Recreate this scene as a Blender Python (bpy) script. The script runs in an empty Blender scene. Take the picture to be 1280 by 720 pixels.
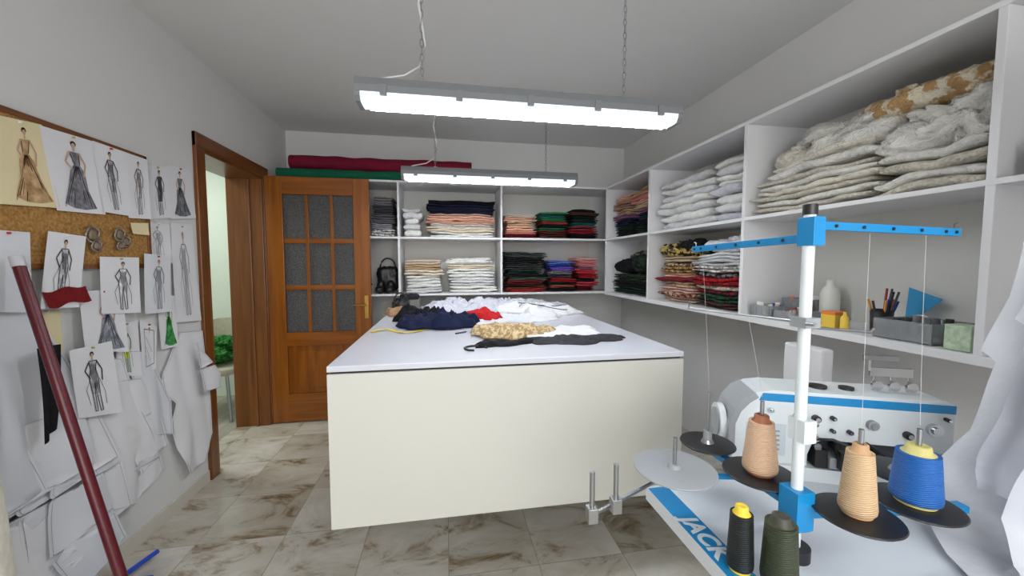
import bpy, math, random
from mathutils import Vector, Matrix, noise
rnd = random.Random(7)

# ------------------------------------------------------------------ materials
def lin(c):
    out=[]
    for v in c:
        v=v/255.0
        out.append(v/12.92 if v<=0.04045 else ((v+0.055)/1.055)**2.4)
    return (out[0],out[1],out[2],1.0)
_m={}
def mat(name,col,rough=0.6,metal=0.0,var=0.0,vscale=8.0,bump=0.0,bscale=60.0,col2=None,emit=0.0,alpha=1.0,trans=0.0,spec=0.5,sharp=False,bands=0.0,lace=False):
    if name in _m: return _m[name]
    m=bpy.data.materials.new(name); m.use_nodes=True
    nt=m.node_tree; b=nt.nodes['Principled BSDF']
    b.inputs['Base Color'].default_value=lin(col); b.inputs['Roughness'].default_value=rough
    b.inputs['Metallic'].default_value=metal
    b.inputs['Specular IOR Level'].default_value=spec
    if trans: b.inputs['Transmission Weight'].default_value=trans
    if alpha<1: b.inputs['Alpha'].default_value=alpha
    tc=nt.nodes.new('ShaderNodeTexCoord')
    if var>0 or col2:
        n=nt.nodes.new('ShaderNodeTexNoise'); n.inputs['Scale'].default_value=vscale; n.inputs['Detail'].default_value=4
        nt.links.new(tc.outputs['Object'],n.inputs['Vector'])
        r=nt.nodes.new('ShaderNodeValToRGB')
        c1=lin(col)
        c2=lin(col2) if col2 else tuple(max(0,x*(1-var)) for x in c1[:3])+(1,)
        r.color_ramp.elements[0].position=0.47 if sharp else 0.3; r.color_ramp.elements[0].color=c2
        r.color_ramp.elements[1].position=0.53 if sharp else 0.7; r.color_ramp.elements[1].color=c1
        nt.links.new(n.outputs['Fac'],r.inputs['Fac']); nt.links.new(r.outputs['Color'],b.inputs['Base Color'])
    if bump>0:
        n2=nt.nodes.new('ShaderNodeTexNoise'); n2.inputs['Scale'].default_value=bscale; n2.inputs['Detail'].default_value=5
        nt.links.new(tc.outputs['Object'],n2.inputs['Vector'])
        bp=nt.nodes.new('ShaderNodeBump'); bp.inputs['Strength'].default_value=bump; bp.inputs['Distance'].default_value=0.01
        src=n2.outputs['Fac']
        if bands:
            wv=nt.nodes.new('ShaderNodeTexWave'); wv.bands_direction='Z'; wv.inputs['Scale'].default_value=bands; wv.inputs['Distortion'].default_value=1.0; wv.inputs['Detail Scale'].default_value=.3
            mp=nt.nodes.new('ShaderNodeMapping'); mp.inputs['Rotation'].default_value=(.12,.1,0)
            nt.links.new(tc.outputs['Object'],mp.inputs[0]); nt.links.new(mp.outputs[0],wv.inputs['Vector']); src=wv.outputs['Fac']
            bp.inputs['Distance'].default_value=0.002
        if lace:
            vo=nt.nodes.new('ShaderNodeTexVoronoi'); vo.feature='DISTANCE_TO_EDGE'; vo.inputs['Scale'].default_value=45
            wr=nt.nodes.new('ShaderNodeVectorMath'); wr.operation='ADD'; nt.links.new(tc.outputs['Object'],wr.inputs[0])
            sc=nt.nodes.new('ShaderNodeVectorMath'); sc.operation='SCALE'; sc.inputs['Scale'].default_value=.06; nt.links.new(n2.outputs['Color'],sc.inputs[0]); nt.links.new(sc.outputs[0],wr.inputs[1])
            nt.links.new(wr.outputs[0],vo.inputs['Vector']); ad=nt.nodes.new('ShaderNodeMath'); ad.operation='ADD'; nt.links.new(vo.outputs['Distance'],ad.inputs[0]); nt.links.new(n2.outputs['Fac'],ad.inputs[1]); src=ad.outputs[0]
        nt.links.new(src,bp.inputs['Height']); nt.links.new(bp.outputs['Normal'],b.inputs['Normal'])
    if emit>0:
        b.inputs['Emission Color'].default_value=lin(col); b.inputs['Emission Strength'].default_value=emit
    _m[name]=m; return m
def cloth(c,c2=None,sheen=0.85,sc=40):
    return mat('cloth_%d_%d_%d'%c+('' if not c2 else '_%d_%d_%d'%c2),c,rough=sheen,var=0.18,vscale=sc,bump=0.35,bscale=90,col2=c2,spec=0.25,sharp=bool(c2))

# ------------------------------------------------------------------ mesh builder
class M:
    def __init__(s,name,parent=None): s.n=name;s.v=[];s.f=[];s.fm=[];s.sm=[];s.mats=[];s.parent=parent
    def mi(s,m):
        if m not in s.mats: s.mats.append(m)
        return s.mats.index(m)
    def add(s,vs,fs,m,smooth=False):
        o=len(s.v); s.v+= [tuple(v) for v in vs]; k=s.mi(m)
        for f in fs: s.f.append([o+i for i in f]); s.fm.append(k); s.sm.append(smooth)
    def box(s,a,b,m,mx=None):
        x0,y0,z0=[min(a[i],b[i]) for i in range(3)]; x1,y1,z1=[max(a[i],b[i]) for i in range(3)]
        vs=[(x0,y0,z0),(x1,y0,z0),(x1,y1,z0),(x0,y1,z0),(x0,y0,z1),(x1,y0,z1),(x1,y1,z1),(x0,y1,z1)]
        if mx: vs=[mx@Vector(v) for v in vs]
        s.add(vs,[(0,3,2,1),(4,5,6,7),(0,1,5,4),(1,2,6,5),(2,3,7,6),(3,0,4,7)],m)
    def prism(s,poly,d0,d1,m,mx=None,smooth=False):
        n=len(poly); vs=[(p[0],d0,p[1]) for p in poly]+[(p[0],d1,p[1]) for p in poly]
        if mx: vs=[mx@Vector(v) for v in vs]
        s.add(vs,[tuple(range(n)),tuple(range(2*n-1,n-1,-1))]+[((i+1)%n,i,n+i,n+(i+1)%n) for i in range(n)],m,smooth)
    def cyl(s,p0,p1,r0,m,r1=None,n=24,mx=None,caps=True):
        if r1 is None: r1=r0
        p0=Vector(p0);p1=Vector(p1); d=(p1-p0).normalized()
        u=d.orthogonal().normalized(); w=d.cross(u)
        vs=[];
        for p,r in ((p0,r0),(p1,r1)):
            for i in range(n):
                a=2*math.pi*i/n; vs.append(p+u*math.cos(a)*r+w*math.sin(a)*r)
        if mx: vs=[mx@v for v in vs]
        s.add(vs,[(i,(i+1)%n,n+(i+1)%n,n+i) for i in range(n)],m,True)
        if caps: s.add(vs,[tuple(range(n-1,-1,-1)),tuple(range(n,2*n))],m)
    def lathe(s,c,prof,m,n=32,mx=None,sx=1,sy=1):
        vs=[];k=len(prof)
        for r,z in prof:
            for i in range(n):
                a=2*math.pi*i/n; vs.append(Vector((c[0]+r*sx*math.cos(a),c[1]+r*sy*math.sin(a),c[2]+z)))
        if mx: vs=[mx@v for v in vs]
        s.add(vs,[(j*n+i,j*n+(i+1)%n,(j+1)*n+(i+1)%n,(j+1)*n+i) for j in range(k-1) for i in range(n)],m,True)
        s.add(vs,[tuple(range(n-1,-1,-1)),tuple(range((k-1)*n,k*n))],m)
    def tube(s,pts,r,m,n=8,closed=False):
        pts=[Vector(p) for p in pts]; k=len(pts); vs=[]
        for i,p in enumerate(pts):
            a=pts[(i-1)%k] if (closed or i>0) else p; b=pts[(i+1)%k] if (closed or i<k-1) else p
            d=(b-a).normalized(); up=Vector((0,0,1)) if abs(d.z)<0.9 else Vector((1,0,0))
            u=d.cross(up).normalized(); w=d.cross(u)
            for j in range(n):
                t=2*math.pi*j/n; vs.append(p+u*r*math.cos(t)+w*r*math.sin(t))
        fs=[(i*n+j,i*n+(j+1)%n,((i+1)%k)*n+(j+1)%n,((i+1)%k)*n+j) for i in range(k if closed else k-1) for j in range(n)]
        s.add(vs,fs,m,True)
        if not closed: s.add(vs,[tuple(range(n)),tuple(range(k*n-1,(k-1)*n-1,-1))],m)
    def grid(s,fn,nu,nv,m,smooth=True):
        vs=[fn(i/nu,j/nv) for j in range(nv+1) for i in range(nu+1)]
        s.add(vs,[(j*(nu+1)+i,j*(nu+1)+i+1,(j+1)*(nu+1)+i+1,(j+1)*(nu+1)+i) for j in range(nv) for i in range(nu)],m,smooth)
    def pillow(s,c,size,m,seed=0,amp=0.15,e=0.5,nu=72,nv=36,freq=3.0,rot=0.0,ridge=True):
        def sp(v,e): return math.copysign(abs(v)**e,v)
        vs=[];R=Matrix.Rotation(rot,3,'Z')
        for j in range(nv+1):
            ph=-math.pi/2+math.pi*j/nv
            for i in range(nu):
                t=2*math.pi*i/nu
                d=Vector((sp(math.cos(ph),e)*sp(math.cos(t),e),sp(math.cos(ph),e)*sp(math.sin(t),e),sp(math.sin(ph),e)))
                q=Vector((d.x*size[0],d.y*size[1],d.z*size[2]))
                nn=noise.noise(q*freq*3+Vector((seed*7.1,seed,0)))
                n2=1-2*abs(noise.noise(q*freq*6+Vector((seed,3,seed*2.3))+Vector((nn,nn,nn))*2))
                n3=1-2*abs(noise.noise(q*freq*14+Vector((seed,8,seed))))
                k=1+amp*(nn*1.3+(n2-0.5)*0.9+(n3-.5)*.25 if ridge else nn)
                zz=q.z*k if q.z>0 else q.z
                vs.append(R@Vector((q.x*(1+(k-1)*.5),q.y*(1+(k-1)*.5),zz))+Vector(c))
        s.add(vs,[(j*nu+i,j*nu+(i+1)%nu,(j+1)*nu+(i+1)%nu,(j+1)*nu+i) for j in range(nv) for i in range(nu)],m,True)
    def slab(s,orient,a0,a1,front,depth,z,t,m,seed,wav=0.011,n=26):
        k=12; vs=[]
        for i in range(n+1):
            u=i/n; a=a0+(a1-a0)*u
            e=1-0.5*abs(2*u-1)**7
            fo=noise.noise(Vector((a*8,seed*3.7,z*10)))*0.036
            zo=noise.noise(Vector((a*5,z*4,seed//7)))*wav+noise.noise(Vector((a*14,seed*1.9,0)))*t*.3
            for j in range(k):
                th=2*math.pi*j/k
                dx=math.copysign(abs(math.cos(th))**0.35,math.cos(th)); dz=math.copysign(abs(math.sin(th))**0.7,math.sin(th))
                dd=front+fo+depth/2-dx*depth/2; zz=z+t/2+zo+dz*t*0.56*e
                vs.append((a,dd,zz) if orient=='B' else (dd,a,zz))
        fs=[(i*k+j,i*k+(j+1)%k,(i+1)*k+(j+1)%k,(i+1)*k+j) for i in range(n) for j in range(k)]
        s.add(vs,fs,m,True); s.add(vs,[tuple(range(k)),tuple(range((n+1)*k-1,n*k-1,-1))],m)
    def done(s,bevel=0.0,seg=2,solid=0.0):
        me=bpy.data.meshes.new(s.n); me.from_pydata(s.v,[],s.f)
        for mm in s.mats: me.materials.append(mm)
        me.polygons.foreach_set('material_index',s.fm); me.polygons.foreach_set('use_smooth',s.sm)
        me.update(); o=bpy.data.objects.new(s.n,me); bpy.context.collection.objects.link(o)
        if solid: q=o.modifiers.new('t','SOLIDIFY'); q.thickness=solid
        if bevel: q=o.modifiers.new('b','BEVEL'); q.width=bevel; q.segments=seg; q.limit_method='ANGLE'; q.angle_limit=math.radians(50)
        if s.parent: o.parent=s.parent
        return o

# ------------------------------------------------------------------ base materials
WALL=mat('wall_paint',(220,220,219),0.85,bump=0.08,bscale=35,var=0.05,vscale=1.5,spec=0.2)
CEIL=mat('ceiling_paint',(218,218,216),0.9,var=0.03,vscale=1.0,spec=0.1)
MEL=mat('white_melamine',(224,224,226),0.45,spec=0.4)
MELB=mat('shelf_back_board',(208,207,202),0.6)
TOP=mat('table_top_laminate',(218,221,231),0.2,var=0.03,vscale=3)
PANEL=mat('cream_panel',(217,217,210),0.4,var=0.03,vscale=2)
DARK=mat('gap_shadow',(25,25,26),0.7)  # painted-in shadow line between table top and front panel
STEEL=mat('steel',(170,172,175),0.3,metal=1)
CHROME=mat('chrome',(205,205,208),0.15,metal=1)
BLK=mat('black_plastic',(24,24,26),0.4)
BLUE=mat('blue_plastic',(18,132,192),0.35)
WPL=mat('white_enamel',(216,223,226),0.25)
GRP=mat('grey_plastic',(150,154,158),0.5)
PAPER=mat('paper',(226,226,230),0.9,var=0.05,vscale=5,spec=0.1)
PAPER2=mat('pattern_paper',(218,220,226),0.9,var=0.07,vscale=4,spec=0.1)

def wood(name,c1,c2,axis='Z',rough=0.3):
    m=bpy.data.materials.new(name); m.use_nodes=True; nt=m.node_tree; b=nt.nodes['Principled BSDF']
    b.inputs['Roughness'].default_value=rough
    tc=nt.nodes.new('ShaderNodeTexCoord'); mp=nt.nodes.new('ShaderNodeMapping')
    mp.inputs['Scale'].default_value={'Z':(28,28,1.6),'X':(1.6,28,28),'Y':(28,1.6,28)}[axis]
    n=nt.nodes.new('ShaderNodeTexNoise'); n.inputs['Scale'].default_value=1.0; n.inputs['Detail'].default_value=6; n.inputs['Distortion'].default_value=0.6
    r=nt.nodes.new('ShaderNodeValToRGB'); r.color_ramp.elements[0].position=0.3; r.color_ramp.elements[1].position=0.7
    r.color_ramp.elements[0].color=lin(c2); r.color_ramp.elements[1].color=lin(c1)
    nt.links.new(tc.outputs['Object'],mp.inputs[0]); nt.links.new(mp.outputs[0],n.inputs['Vector']); nt.links.new(n.outputs['Fac'],r.inputs['Fac']); nt.links.new(r.outputs['Color'],b.inputs['Base Color'])
    return m
WOOD=wood('door_wood',(152,88,26),(120,64,15),rough=.22); WOODX=wood('door_wood_rail',(152,88,26),(120,64,15),'X',.22); FRAME=wood('frame_wood',(134,80,32),(98,54,20))
FRAMEY=wood('frame_wood_y',(134,80,32),(98,54,20),'Y')

def floor_mat():
    m=bpy.data.materials.new('marble_tiles'); m.use_nodes=True; nt=m.node_tree; b=nt.nodes['Principled BSDF']; N=nt.nodes.new; L=nt.links.new
    tc=N('ShaderNodeTexCoord'); br=N('ShaderNodeTexBrick'); br.offset=0.0; br.squash=1.0
    br.inputs['Scale'].default_value=1; br.inputs['Brick Width'].default_value=0.4; br.inputs['Row Height'].default_value=0.4
    br.inputs['Mortar Size'].default_value=0.002; br.inputs['Mortar Smooth'].default_value=0.4
    br.inputs['Color1'].default_value=(0.0,0,0,1); br.inputs['Color2'].default_value=(1,1,1,1); br.inputs['Mortar'].default_value=(0.5,0.5,0.5,1)
    L(tc.outputs['Object'],br.inputs['Vector'])
    mul=N('ShaderNodeVectorMath'); mul.operation='MULTIPLY_ADD'; mul.inputs[1].default_value=(9,5,7)
    L(br.outputs['Color'],mul.inputs[0]); L(tc.outputs['Object'],mul.inputs[2])
    mp=N('ShaderNodeMapping'); mp.inputs['Rotation'].default_value=(0,0,0.9); mp.inputs['Scale'].default_value=(1.0,1.7,1)
    L(mul.outputs[0],mp.inputs[0])
    n1=N('ShaderNodeTexNoise'); n1.inputs['Scale'].default_value=3.0; n1.inputs['Detail'].default_value=12; n1.inputs['Roughness'].default_value=0.7; n1.inputs['Distortion'].default_value=0.8
    L(mp.outputs[0],n1.inputs['Vector'])
    r1=N('ShaderNodeValToRGB'); cr=r1.color_ramp
    cr.elements[0].position=0.33; cr.elements[0].color=lin((126,108,84))
    cr.elements[1].position=0.62; cr.elements[1].color=lin((221,218,210))
    e=cr.elements.new(0.40); e.color=lin((172,160,140)); e=cr.elements.new(0.46); e.color=lin((204,199,187))
    L(n1.outputs['Fac'],r1.inputs['Fac'])
    n2=N('ShaderNodeTexNoise'); n2.inputs['Scale'].default_value=1.6; n2.inputs['Detail'].default_value=3
    L(mul.outputs[0],n2.inputs['Vector'])
    r2=N('ShaderNodeValToRGB'); r2.color_ramp.elements[0].color=lin((218,213,203)); r2.color_ramp.elements[1].color=(1,1,1,1); r2.color_ramp.elements[0].position=0.35;r2.color_ramp.elements[1].position=0.65
    L(n2.outputs['Fac'],r2.inputs['Fac'])
    mx=N('ShaderNodeMix'); mx.data_type='RGBA'; mx.blend_type='MULTIPLY'; mx.inputs[0].default_value=1
    L(r1.outputs['Color'],mx.inputs[6]); L(r2.outputs['Color'],mx.inputs[7])
    m2=N('ShaderNodeMix'); m2.data_type='RGBA'; m2.inputs[7].default_value=lin((158,149,134))
    L(br.outputs['Fac'],m2.inputs[0]); L(mx.outputs[2],m2.inputs[6])
    L(m2.outputs[2],b.inputs['Base Color']); b.inputs['Roughness'].default_value=0.2
    return m
FLOOR=floor_mat()
FL2=wood('laminate_floor',(176,170,158),(146,140,128),'Y',0.4)

# ------------------------------------------------------------------ room shell
LX=-1.47; RX=1.93; BY=4.0; CZ=2.6; NY=-1.8
def shell(name,a,b,m): q=M(name); q.box(a,b,m); return q.done()
shell('floor',(LX-.25,NY-.1,-.1),(RX+.1,BY+.1,0),FLOOR)
shell('ceiling',(LX-.25,NY-.1,CZ),(RX+.1,BY+.1,CZ+.1),CEIL)
shell('wall_back',(LX-.25,BY,0),(RX+.1,BY+.1,CZ),WALL)
shell('wall_right',(RX,NY,0),(RX+.1,BY,CZ),WALL)
shell('wall_front',(LX-.25,NY-.1,0),(RX+.1,NY,CZ),WALL)
w=M('wall_left'); DY0,DY1,DZ=2.68,3.47,2.06
w.box((LX-.25,NY,0),(LX,DY0,CZ),WALL); w.box((LX-.25,DY1,0),(LX,BY,CZ),WALL); w.box((LX-.25,DY0,DZ),(LX,DY1,CZ),WALL); w.done()
q=M('baseboard_left'); q.box((LX,NY,0),(LX+.012,2.6,.07),mat('base_tile',(205,200,188),0.4)); q.done(bevel=.002)
q=M('trim_1')  # door frame
q.box((LX-.25,DY0,0),(LX+.012,DY0+.03,DZ),FRAME); q.box((LX-.25,DY1-.03,0),(LX+.012,DY1,DZ),FRAME); q.box((LX-.25,DY0,DZ-.03),(LX+.012,DY1,DZ),FRAMEY)
q.box((LX,DY0-.075,0),(LX+.022,DY0+.012,DZ+.075),FRAME); q.box((LX,DY1-.012,0),(LX+.022,DY1+.075,DZ+.075),FRAME); q.box((LX,DY0-.075,DZ-.012),(LX+.024,DY1+.075,DZ+.075),FRAMEY)
q.box((LX-.09,DY0+.03,0),(LX-.075,DY0+.045,DZ-.03),FRAME); q.box((LX-.09,DY1-.045,0),(LX-.075,DY1-.03,DZ-.03),FRAME)
q.done(bevel=.004)
W2=mat('side_room_paint',(216,224,212),0.85,var=0.05,vscale=2)
shell('floor.001',(-3.8,2.0,-.1),(LX-.25,4.4,-.002),FL2)
shell('ceiling.001',(-3.8,2.0,CZ),(LX-.25,4.4,CZ+.1),CEIL)
shell('wall_side_room_back',(-3.8,4.3,0),(LX-.25,4.4,CZ),W2)
shell('wall_side_room_left',(-3.9,2.0,0),(-3.8,4.4,CZ),W2)
shell('wall_side_room_front',(-3.8,1.9,0),(LX-.25,2.0,CZ),W2)

# door leaf (open, standing across)
GL=mat('frosted_glass',(92,91,92),0.15,var=0.7,vscale=160,bump=0.9,bscale=120)
q=M('door_1'); x0,x1=-1.445,-.635; ya,yb=3.455,3.495; Z0,Z1=.01,2.065
cols=[(-1.315,-1.145),(-1.12,-.95),(-.925,-.765)]
def rail(a,b): q.box((a[0],ya,a[1]),(b[0],yb,b[1]),WOODX)
def stile(a,b): q.box((a[0],ya,a[1]),(b[0],yb,b[1]),WOOD)
stile((x0,Z0),(cols[0][0],Z1)); stile((cols[2][1],Z0),(x1,Z1))
rail((cols[0][0],1.92),(cols[2][1],Z1)); rail((cols[0][0],.66),(cols[2][1],.775)); rail((cols[0][0],Z0),(cols[2][1],.25)); 
for a,b in ((1.13,1.17),(1.52,1.56)): q.box((cols[0][0],ya+.006,a),(cols[2][1],yb-.006,b),WOODX)
for a,b in ((cols[0][1],cols[1][0]),(cols[1][1],cols[2][0])): q.box((a,ya+.004,.775),(b,yb-.004,1.92),WOOD)
q.box((cols[0][0],ya+.015,.25),(cols[2][1],yb-.015,.66),WOOD)
q.box((cols[0][0]+.05,ya+.005,.30),(cols[2][1]-.05,yb-.005,.61),WOOD)
q.box((cols[0][0],ya+.017,.775),(cols[2][1],yb-.017,1.92),GL)
BR=mat('brass',(190,150,80),0.3,metal=1)
for sgn,yy in ((-1,ya),(1,yb)):
    q.box((-.69,yy,.88),(-.655,yy+sgn*.006,1.08),BR)
    q.cyl((-.672,yy,1.0),(-.672,yy+sgn*.045,1.0),.008,BR,n=12); q.cyl((-.667,yy+sgn*.045,1.0),(-.77,yy+sgn*.045,1.0),.008,BR,r1=.006,n=12)
q.done(bevel=.003)

# chair in the side room
CH=cloth((196,190,170)); q=M('chair')
cx,cy=-2.03,3.78
q.pillow((cx,cy,.43),(.24,.24,.045),CH,1,.02,e=.5)
def back(u,v,r=.25):
    a=(u-.5)*1.6; return (cx+r*math.sin(a),cy+r*math.cos(a)-.02,.50+.34*v-(.05*abs(2*u-1)**3 if v>.5 else 0))
q.grid(back,20,8,CH); q.grid(lambda u,v:back(u,v,.28),20,8,CH)
for sx,sy in ((-1,-1),(1,-1),(-1,1),(1,1)): q.cyl((cx+sx*.17,cy+sy*.17,.42),(cx+sx*.21,cy+sy*.21,0),.014,STEEL,n=10)
q.cyl((cx-.15,cy+.2,.42),(cx-.15,cy+.24,.6),.012,STEEL,n=8); q.cyl((cx+.15,cy+.2,.42),(cx+.15,cy+.24,.6),.012,STEEL,n=8)
q.done()
GRC=cloth((58,130,54),(26,80,34)); q=M('green_garment'); q.pillow((cx-.02,cy-.03,.55),(.2,.2,.075),GRC,4,.5,e=.9,freq=2.2); q.pillow((cx+.06,cy+.03,.63),(.14,.12,.07),GRC,9,.5,e=.9); q.done()

# ------------------------------------------------------------------ shelf units
ST=.018; SB,SM_,STP=1.06,1.585,2.09
q=M('shelving_unit')
fy=3.58
for z in (SB,SM_-ST/2,STP-ST): q.box((LX+.005,fy,z-0.0),(1.548,BY-.002,z+ST),MEL)
for x in (LX+.005,-.42,.51): q.box((x,fy+.001,SB+ST),(x+ST,BY-.002,STP-ST),MEL)
q.box((LX+.005,BY-.012,SB),(1.54,BY-.002,STP),MELB)
q.done(bevel=.0015)
q=M('shelving_unit'); fx=1.55
for z in (SB-.012,SM_-ST/2,STP-ST): q.box((fx,-.98,z),(RX-.002,BY-.002,z+(ST if z>1.1 else .03)),MEL)
for y in (-.98,-.05,.862,1.80,2.765,3.57): q.box((fx+.001,y,SB+ST),(RX-.002,y+.022,STP-ST),MEL)
q.box((RX-.012,-.98,SB),(RX-.002,BY-.002,STP),MELB)
q.done(bevel=.0015)

# ------------------------------------------------------------------ folded fabric stacks
_seed=[0]
def stack(name,orient,a0,a1,z0,groups,front=None,depth=.30,jit=.03,sub=.018,rag=.014):
    q=M(name); z=z0
    f0=front if front is not None else ((fy+.03) if orient=='B' else fx+.035)
    for g in groups:
        c,t=g[0],g[1]; m=cloth(c,g[2] if len(g)>2 else None)
        k=max(1,round(t/sub)); i0=rnd.uniform(0,jit); i1=rnd.uniform(0,jit); ff=f0+rnd.uniform(0,jit)
        for i in range(k):
            _seed[0]+=1
            q.slab(orient,a0+i0+rnd.uniform(0,rag),a1-i1-rnd.uniform(0,rag),ff+rnd.uniform(0,.012),min(depth,(3.97 if orient=='B' else 1.90)-ff-.03),z,t/k,m,_seed[0])
            z+=t/k
    return q.done()
W1=(232,232,228);W3=(218,218,220);CR=(226,212,190);PE=(222,172,150);NV=(26,30,54);BK=(20,20,24);RD=(150,24,36);DR=(92,20,28);GN=(30,106,66);TL=(34,92,92)
GY=(134,132,134);BE=(192,164,132);PK=(212,130,130);MV=(140,94,120);BL=(38,62,150);PU=(110,76,166);BRN=(84,54,42);DG=(22,46,36);GD=(182,148,88)
zb=SB+ST+.006; zm=SM_+ST/2+.006
stack('folded_fabric_stack','B',-.66,-.44,zm,[(GY,.06,W1),((150,150,160),.05),((96,94,98),.08),((70,70,76),.09),((120,118,122),.08)])
stack('folded_fabric_stack','B',-1.3,-.7,zm,[((90,40,40),.05),(GY,.08),(BK,.08)])
q=M('black_shoes')
for i in range(2):
    q.pillow((-.60+.09*i,3.70,zb+.03),(.04,.09,.035),BLK,i,.1,e=.8,nu=24,nv=12); q.pillow((-.60+.09*i,3.76,zb+.06),(.035,.05,.05),BLK,i+3,.1,e=.8,nu=24,nv=12)
q.done()
stack('folded_fabric_stack','B',-1.3,-.7,zb,[(W1,.05),(BK,.08),(BL,.06)])
q=M('black_handbag'); q.pillow((-.55,3.88,zb+.12),(.10,.06,.12),BLK,5,.2,e=.6); q.tube([(-.55+.07*math.cos(a),3.87,zb+.23+.09*math.sin(a)) for a in [i*math.pi/10 for i in range(11)]],.007,BLK); q.done()
stack('folded_fabric_stack','B',-.19,.48,zm,[(W1,.045),(CR,.045),(W3,.03),(PE,.03),(PE,.045),((186,150,140),.02),(NV,.05),(NV,.04),(BK,.03)],jit=.05)
stack('folded_fabric_stack','B',-.395,-.205,zm,[(W1,.06),(W3,.05),(W1,.05),(W3,.06),((206,206,208),.04)],sub=.05,rag=.02)
stack('folded_fabric_stack','B',-.38,-.01,zb,[(W3,.05),(W1,.06),(W1,.05),(CR,.05),(BE,.045),((214,196,176),.05)],sub=.028)
stack('folded_fabric_stack','B',.01,.49,zb,[(W1,.06),(W3,.05),(W1,.06),(W1,.05),(CR,.04)],front=3.63,sub=.025)
q=M('white_lace_garment'); q.pillow((.22,3.76,zb+.285),(.2,.12,.028),cloth(W1),3,.5,e=.7); q.done()
stack('folded_fabric_stack','B',.54,.88,zm,[(DR,.04),((220,150,130),.03),(PE,.045),(BE,.04),(PE,.035),((206,190,176),.03)],jit=.05)
stack('folded_fabric_stack','B',.875,1.20,zm,[(BRN,.04),(DR,.03),(GN,.03),(BK,.035),((150,60,50),.03),(GN,.035),(TL,.03),((60,140,90),.02)],jit=.05)
stack('folded_fabric_stack','B',1.18,1.52,zm,[(BK,.05),(RD,.03),((130,50,60),.04),(TL,.03),(DG,.04),(BK,.03),(BRN,.03),(BK,.03)],jit=.05)
stack('folded_fabric_stack','B',.54,.99,zb,[((150,40,40),.03),(BRN,.035),(DR,.04),((70,90,70),.03),(BK,.035),(DG,.04),((50,54,52),.06),(BK,.06),((60,66,64),.05)],jit=.06)
stack('folded_fabric_stack','B',.97,1.29,zb,[(BK,.03),((150,70,60),.03),(DG,.03),(RD,.035),((60,60,70),.04),(GY,.03),(PU,.035),(BL,.035),((96,120,190),.03)],jit=.06)
stack('folded_fabric_stack','B',1.26,1.52,zb,[(DR,.05),((180,60,70),.04),(BK,.03),(RD,.05),((200,60,70),.04),(MV,.03),(PK,.05),((224,160,150),.04)],jit=.05)
stack('folded_fabric_stack','R',2.80,3.18,zm,[(DG,.07),(BK,.05),(NV,.06),(MV,.04),(BE,.05),(PK,.04),((190,150,120),.07)],jit=.06)
stack('folded_fabric_stack','R',3.19,3.54,zm,[(BK,.05),(DG,.05),(NV,.06),(MV,.04),(BE,.05),((170,130,110),.06),(PE,.06)],jit=.05)
stack('folded_fabric_stack','R',2.80,3.54,zb,[(DG,.06),(BK,.05),((40,60,40),.06,(20,24,20))])
q=M('dark_garment_pile'); q.pillow((1.73,3.0,zb+.245),(.13,.17,.08),cloth((30,50,34),(14,16,16),sc=24),3,.5,e=.8); q.pillow((1.73,3.34,zb+.235),(.13,.15,.06),cloth(BK),6,.4,e=.8); q.pillow((1.75,3.1,zb+.33),(.11,.18,.05),cloth((120,110,96),(20,20,20),sc=24),9,.5,e=.8); q.done()
stack('folded_fabric_stack','R',2.12,2.745,zm,[(W3,.05),(W1,.055),(W3,.05),(W1,.045),((226,226,232),.05),(W1,.045),((214,214,216),.045)],sub=.05,jit=.05)
stack('folded_fabric_stack','R',1.84,2.12,zm,[((200,200,210),.05),(W3,.05),(W1,.055),((210,210,218),.05),(W1,.06),(W3,.05),(W1,.04)],sub=.04,jit=.04)
stack('folded_fabric_stack','R',2.29,2.745,zb,[((206,180,160),.035),(DR,.03,BE),((214,170,160),.035),(BE,.04,(150,120,96)),((120,30,40),.03),(PE,.035),(GD,.04,BRN),((60,52,44),.03,BE),((190,170,140),.04)],sub=.022,jit=.06)
q=M('patterned_garment'); q.pillow((1.73,2.53,zb+.36),(.14,.19,.05),cloth((190,164,96),(36,32,32),sc=26),3,.5,e=.8); q.pillow((1.70,2.40,zb+.40),(.10,.12,.03),cloth(BK),13,.5,e=.8); q.done()
stack('folded_fabric_stack','R',1.84,2.31,zb,[(DG,.035,(90,40,40)),((34,76,50),.04,(16,30,24)),((120,30,30),.03,BK),(W3,.03,BE),((180,26,38),.05,(90,14,20)),(GY,.03,BK),((150,144,140),.035,W1),((200,200,204),.04),(W3,.04)],sub=.022,jit=.06)
q=M('white_lace_garment'); q.pillow((1.74,2.05,zb+.375),(.13,.19,.045),cloth((222,222,224)),7,.5,e=.8); q.done()
LC=mat('lace_white',(238,237,232),0.4,col2=(216,213,204),vscale=40,bump=0.9,bscale=40,spec=.6,lace=True); LC2=mat('lace_cream',(236,231,219),0.45,col2=(214,206,190),vscale=30,bump=0.9,bscale=40,lace=True)
LG=mat('lace_gold',(232,222,200),0.5,col2=(186,148,98),vscale=22,bump=0.9,bscale=40,lace=True,sharp=True); LS=mat('lace_sequin',(226,221,210),0.3,col2=(178,168,150),vscale=90,bump=1.0,bscale=110,spec=.8)
q=M('lace_fabric_pile')
for i,(y0_,y1_,z_,t_,m_) in enumerate([(1.22,1.78,zm,.024,LS),(1.20,1.77,zm+.026,.028,LC),(1.23,1.79,zm+.055,.022,LS),(1.2,1.76,zm+.078,.03,LC2),(1.21,1.74,zm+.11,.026,LC),(1.22,1.76,zm+.138,.024,LS)]):
    q.slab('R',y0_,y1_,1.575+.01*(i%2),.31,z_,t_,m_,500+i,wav=.022,n=40)
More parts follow.
